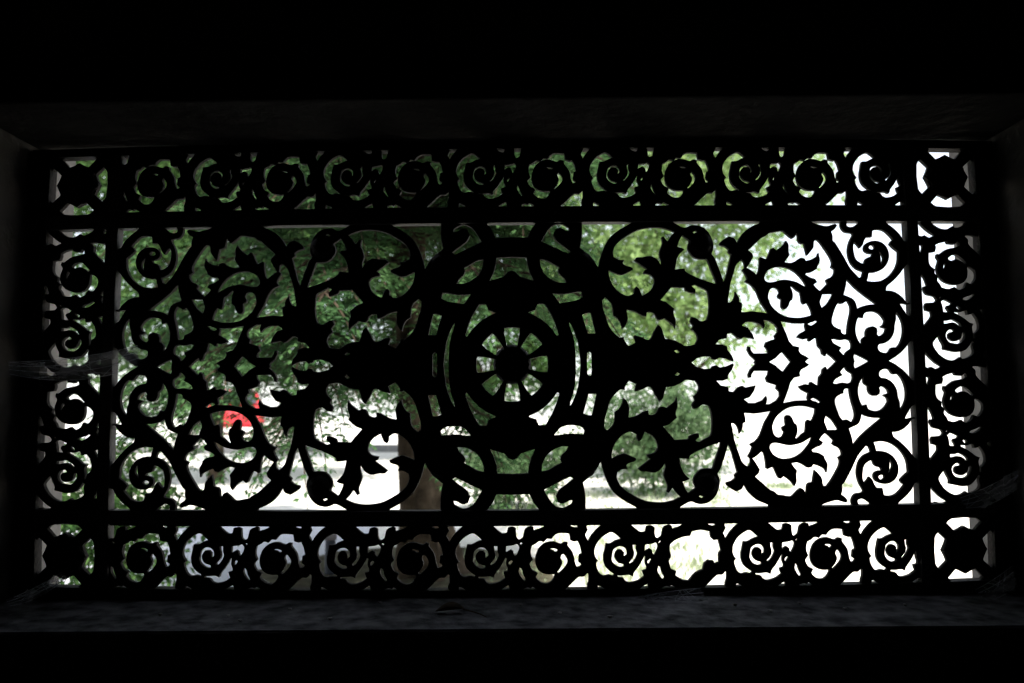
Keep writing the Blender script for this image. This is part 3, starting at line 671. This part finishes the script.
# ------------------------------------------------------------------ outside: red car and garden post
M_RED = mat('red_paint', (0.55, 0.02, 0.035), None, rough=0.25, spec=0.5)
M_GLASS = mat('dark_glass', (0.03, 0.035, 0.04), None, rough=0.05, spec=0.6)
M_TYRE = mat('tyre_rubber', (0.015, 0.015, 0.016), (0.03, 0.03, 0.03), 40, rough=0.9)
M_RIM = mat('wheel_metal', (0.5, 0.5, 0.52), None, rough=0.3, metal=0.9)
M_LAMP = mat('lamp_lens', (0.75, 0.75, 0.72), None, rough=0.1)
M_TAIL = mat('tail_lens', (0.35, 0.01, 0.01), None, rough=0.15)
def car(name, label, loc, rz, paint):
    r = empty(name, loc, rz); tag(r, label, 'car')
    def loft(nm, prof, half, m, parent, taper=None):
        bm = bmesh.new(); rows = []
        for sgn, wd in ((-1, 1.0), (-0.92, 1.04), (0.92, 1.04), (1, 1.0)):
            row = []
            for x, z in prof:
                k = 1.0 if taper is None else taper(x, z)
                zz = z if abs(sgn) < 1 else z*0.985+0.01
                row.append(bm.verts.new((x, sgn*half*k, zz)))
            rows.append(row)
        n = len(prof)
        for a, b in zip(rows, rows[1:]):
            for i in range(n): bm.faces.new((a[i], a[(i+1) % n], b[(i+1) % n], b[i]))
        bm.faces.new(rows[0]); bm.faces.new(rows[-1][::-1])
        return from_bm(nm, bm, m, parent)
    body = [(-2.05, 0.32), (-2.08, 0.62), (-1.98, 0.86), (-1.2, 0.93), (0.85, 0.93), (1.75, 0.80), (2.02, 0.62), (2.05, 0.34), (1.7, 0.22)]
    for cx_ in (1.25, -1.3):
        body += [(cx_+0.36*math.cos(a), 0.22+0.36*math.sin(a)) for a in [PI*k/8 for k in range(9)]]
    body.append((-1.8, 0.22))
    loft('body', body, 0.84, paint, r)
    tp = lambda x, z: 1.0-0.22*max(0, (z-0.92)/0.5)
    loft('cabin', [(-1.55, 0.92), (-1.0, 1.36), (0.0, 1.42), (0.45, 1.36), (1.05, 0.92)], 0.78, paint, r, tp)
    for s in (-1, 1):
        for x0, x1, xa, xb in ((-1.3, -0.35, -0.92, -0.35), (-0.28, 0.86, -0.28, 0.42)):
            bm = bmesh.new()
            for d in (0.815, 0.79):
                pass
            f = bm.faces.new([bm.verts.new((x, s*(0.785*tp(0, z)+0.035), z)) for x, z in ((x0, 0.96), (x1, 0.96), (xb, 1.31), (xa, 1.31))])
            e = bmesh.ops.extrude_face_region(bm, geom=[f])
            for v in e['geom']:
                if isinstance(v, bmesh.types.BMVert): v.co.y -= s*0.03
            from_bm('side_window', bm, M_GLASS, r)
    for nm, q in (('windscreen', ((1.03, 0.96), (0.49, 1.34))), ('rear_window', ((-1.53, 0.96), (-1.04, 1.33)))):
        bm = bmesh.new(); d = 0.02 if nm == 'windscreen' else -0.02
        f = bm.faces.new([bm.verts.new((q[i][0]+d, y*0.66*tp(0, q[i][1]), q[i][1])) for i, y in ((0, -1), (0, 1), (1, 1), (1, -1))])
        e = bmesh.ops.extrude_face_region(bm, geom=[f])
        for v in e['geom']:
            if isinstance(v, bmesh.types.BMVert): v.co.x -= d*1.5
        from_bm(nm, bm, M_GLASS, r)
    for x in (1.25, -1.3):
        for s in (-1, 1):
            bm = bmesh.new(); lathe(bm, (x, s*0.74, 0.31), [(0.20, -0.09), (0.29, -0.10), (0.31, -0.06), (0.31, 0.06), (0.29, 0.10), (0.20, 0.09)], 24, 'Y')
            w = from_bm('wheel', bm, M_TYRE, r, True)
            bm = bmesh.new(); lathe(bm, (x, s*0.845, 0.31), [(0.19, -0.015), (0.19, 0.0), (0.06, 0.012*s), (0.02, 0.012*s)], 20, 'Y'); from_bm('hubcap', bm, M_RIM, w)
    for s in (-1, 1):
        bm = bmesh.new(); box(bm, 1.9, 2.03, s*0.68-0.13, s*0.68+0.13, 0.60, 0.73, 0.02); from_bm('headlamp', bm, M_LAMP, r)
        bm = bmesh.new(); box(bm, -2.09, -2.0, s*0.7-0.1, s*0.7+0.1, 0.62, 0.82, 0.02); from_bm('tail_lamp', bm, M_TAIL, r)
    return r
p = at(234, 440, 25.0)
car('car', 'red car parked end on beyond the pale drive, glimpsed through the lower left leaf scroll', (p.x, 25.0, 0.0), 1.92, M_RED)
q = on_ground(330, 577)
post = empty('garden_post', (q.x, q.y, 0.012)); tag(post, 'short dark garden post with a paler cap standing on the drive', 'post')
bm = bmesh.new(); lathe(bm, (0, 0, 0), [(0.026, 0), (0.023, 0.01), (0.022, 0.14), (0.020, 0.142)], 16); from_bm('shaft', bm, mat('dark_plastic', (0.02, 0.025, 0.035), (0.03, 0.035, 0.05), 20, rough=0.6), post, True)
bm = bmesh.new(); lathe(bm, (0, 0, 0), [(0.019, 0.142), (0.027, 0.144), (0.028, 0.172), (0.022, 0.184), (0.006, 0.188)], 16); from_bm('cap', bm, mat('grey_plastic', (0.16, 0.15, 0.17), (0.22, 0.21, 0.22), 20, rough=0.5), post, True)

# ------------------------------------------------------------------ cobwebs and litter on the sill
M_WEB = bpy.data.materials.new('cobweb_silk'); M_WEB.use_nodes = True
_N, _L = M_WEB.node_tree.nodes, M_WEB.node_tree.links
_N['Principled BSDF'].inputs['Base Color'].default_value = (0.75, 0.76, 0.82, 1); _N['Principled BSDF'].inputs['Roughness'].default_value = 0.7
_t = _N.new('ShaderNodeBsdfTransparent'); _m = _N.new('ShaderNodeMixShader'); _tc = _N.new('ShaderNodeTexCoord'); _nz = _N.new('ShaderNodeTexNoise'); _rp = _N.new('ShaderNodeMapRange')
_nz.inputs['Scale'].default_value = 28; _nz.inputs['Detail'].default_value = 8
_rp.inputs['From Min'].default_value = 0.35; _rp.inputs['From Max'].default_value = 0.75; _rp.inputs['To Min'].default_value = 0.05; _rp.inputs['To Max'].default_value = 0.5
_tr = _N.new('ShaderNodeBsdfTranslucent'); _tr.inputs['Color'].default_value = (0.8, 0.8, 0.86, 1); _m2 = _N.new('ShaderNodeMixShader'); _m2.inputs['Fac'].default_value = 0.6
_L.new(_N['Principled BSDF'].outputs['BSDF'], _m2.inputs[1]); _L.new(_tr.outputs['BSDF'], _m2.inputs[2])
_L.new(_tc.outputs['Object'], _nz.inputs['Vector']); _L.new(_nz.outputs['Fac'], _rp.inputs['Value']); _L.new(_rp.outputs['Result'], _m.inputs['Fac'])
_L.new(_t.outputs['BSDF'], _m.inputs[1]); _L.new(_m2.outputs['Shader'], _m.inputs[2]); _L.new(_m.outputs['Shader'], _N['Material Output'].inputs['Surface'])
M_SILK = mat('silk_thread', (0.6, 0.6, 0.65), None, rough=0.7, transl=0.4)
def cobweb(label, corners, sag, group='cobwebs on the grille'):
    """a sagging sheet of silk slung between four points, with threads along and across it"""
    a, b, c, d = [Vector(p) for p in corners]; n = 14
    base = (a+b+c+d)/4; r = empty('cobweb', base); tag(r, label, 'cobweb', group)
    f = lambda s, t: ((a*(1-s)+b*s)*(1-t)+(d*(1-s)+c*s)*t)+Vector(sag)*(4*s*(1-s))*(0.4+0.6*t)-base
    bm = bmesh.new(); g = [[bm.verts.new(f(i/n, j/n)+rnd(0.0012)) for j in range(n+1)] for i in range(n+1)]
    for i in range(n):
        for j in range(n): bm.faces.new((g[i][j], g[i+1][j], g[i+1][j+1], g[i][j+1]))
    from_bm('silk_sheet', bm, M_WEB, r, True)
    th = bmesh.new()
    for j in (0, 0.3, 0.62, 1.0): tube(th, [f(i/n, j) for i in range(n+1)], [0.00025]*(n+1), 4, False)
    for i in range(7):
        s0, s1 = random.random(), random.random(); tube(th, [f(s0+(s1-s0)*k/8, k/8) for k in range(9)], [0.00018]*9, 4, False)
    from_bm('threads', th, M_SILK, r)
    return r
cobweb('dusty cobweb sheet slung across the left border and its bar', [at(8, 362, -0.10), at(140, 345, 0.006), at(138, 366, 0.0), at(10, 374, -0.10)], (0, 0, -0.012))
cobweb('thin cobweb across the lower left corner rosette', [at(6, 600, -0.10), at(62, 572, 0.0), at(66, 578, 0.0), at(10, 606, -0.10)], (0, 0, -0.006))
cobweb('bluish cobweb lying on the sill below the broken scroll', [at(634, 597, -0.012), at(700, 588, -0.004), at(712, 604, -0.03), at(668, 610, -0.04)], (0, 0, 0.002))
cobweb('cobweb on the right end of the sill below the corner rosette', [at(975, 590, -0.01), at(1012, 566, -0.03), at(1016, 586, -0.06), at(985, 600, -0.03)], (0, 0, -0.004))
cobweb('wispy cobweb between the right border and the stone reveal', [at(960, 498, -0.004), at(1018, 470, -0.08), at(1018, 488, -0.08), at(966, 508, -0.004)], (0, 0, -0.006))
def on_sill(x, y):
    d = pix_ray(x, y); sl = (OZR-OZL)/(XI1-XI0)     # the sill follows the slight tilt of the grille
    k = (OZL+sl*(CAM.x-XI0)-CAM.z)/(d.z-sl*d.x); return CAM+d*k
M_DRY = mat('dry_leaf_brown', (0.05, 0.035, 0.022), (0.12, 0.085, 0.05), 60, rough=0.8)
q = on_sill(450, 613)
lf = empty('dry_leaf', q); tag(lf, 'curled dry brown leaf with a long stalk lying on the sill', 'leaf')
bm = bmesh.new(); n = 10; rows = []
for i in range(n+1):
    t = i/n; w = 0.011*math.sin(PI*min(1, t*0.95+0.04))**0.8
    rows.append([bm.verts.new((-0.016+0.032*t, s*w, 0.0025+0.006*abs(s)*math.sin(PI*t)+0.003*t)) for s in (-1, -0.5, 0, 0.5, 1)])
for r0, r1 in zip(rows, rows[1:]):
    for k in range(4): bm.faces.new((r0[k], r0[k+1], r1[k+1], r1[k]))
bl = from_bm('blade', bm, M_DRY, lf, True); sm = bl.modifiers.new('thick', 'SOLIDIFY'); sm.thickness = 0.0005
bm = bmesh.new(); tube(bm, [(0.015, 0, 0.004), (0.026, -0.006, 0.003), (0.036, -0.012, 0.0012), (0.042, -0.022, 0.001)], [0.0008, 0.0007, 0.0006, 0.0005], 6); from_bm('stalk', bm, M_DRY, lf, True)
M_CHIP = mat('pale_grit', (0.6, 0.6, 0.6), (0.8, 0.8, 0.78), 40, rough=0.9)
chips = [(240, 622), (228, 617), (290, 610), (330, 620), (160, 616), (520, 606), (560, 614), (610, 618), (735, 606), (770, 612), (800, 604), (845, 610), (380, 604), (905, 606)]
def chip_mesh():
    bm = bmesh.new(); bmesh.ops.create_icosphere(bm, subdivisions=1, radius=0.0022)
    for v in bm.verts: v.co = Vector((v.co.x*random.uniform(0.8, 1.8), v.co.y*random.uniform(0.8, 1.5), v.co.z*random.uniform(0.5, 0.9)))
    lo = min(v.co.z for v in bm.verts)
    for v in bm.verts: v.co.z -= lo
    me = bpy.data.meshes.new('stone_chip'); bm.to_mesh(me); bm.free(); return me
cm = [chip_mesh() for _ in range(4)]
for i, (x, y) in enumerate(chips):
    o = link_mesh('stone_chip', cm[i % 4], M_CHIP); o.location = on_sill(x, y); o.rotation_euler = (0, 0, i*1.3)
    tag(o, 'small pale chip of stone lying among the dust on the sill', 'stone chip', 'stone chips scattered on the sill')
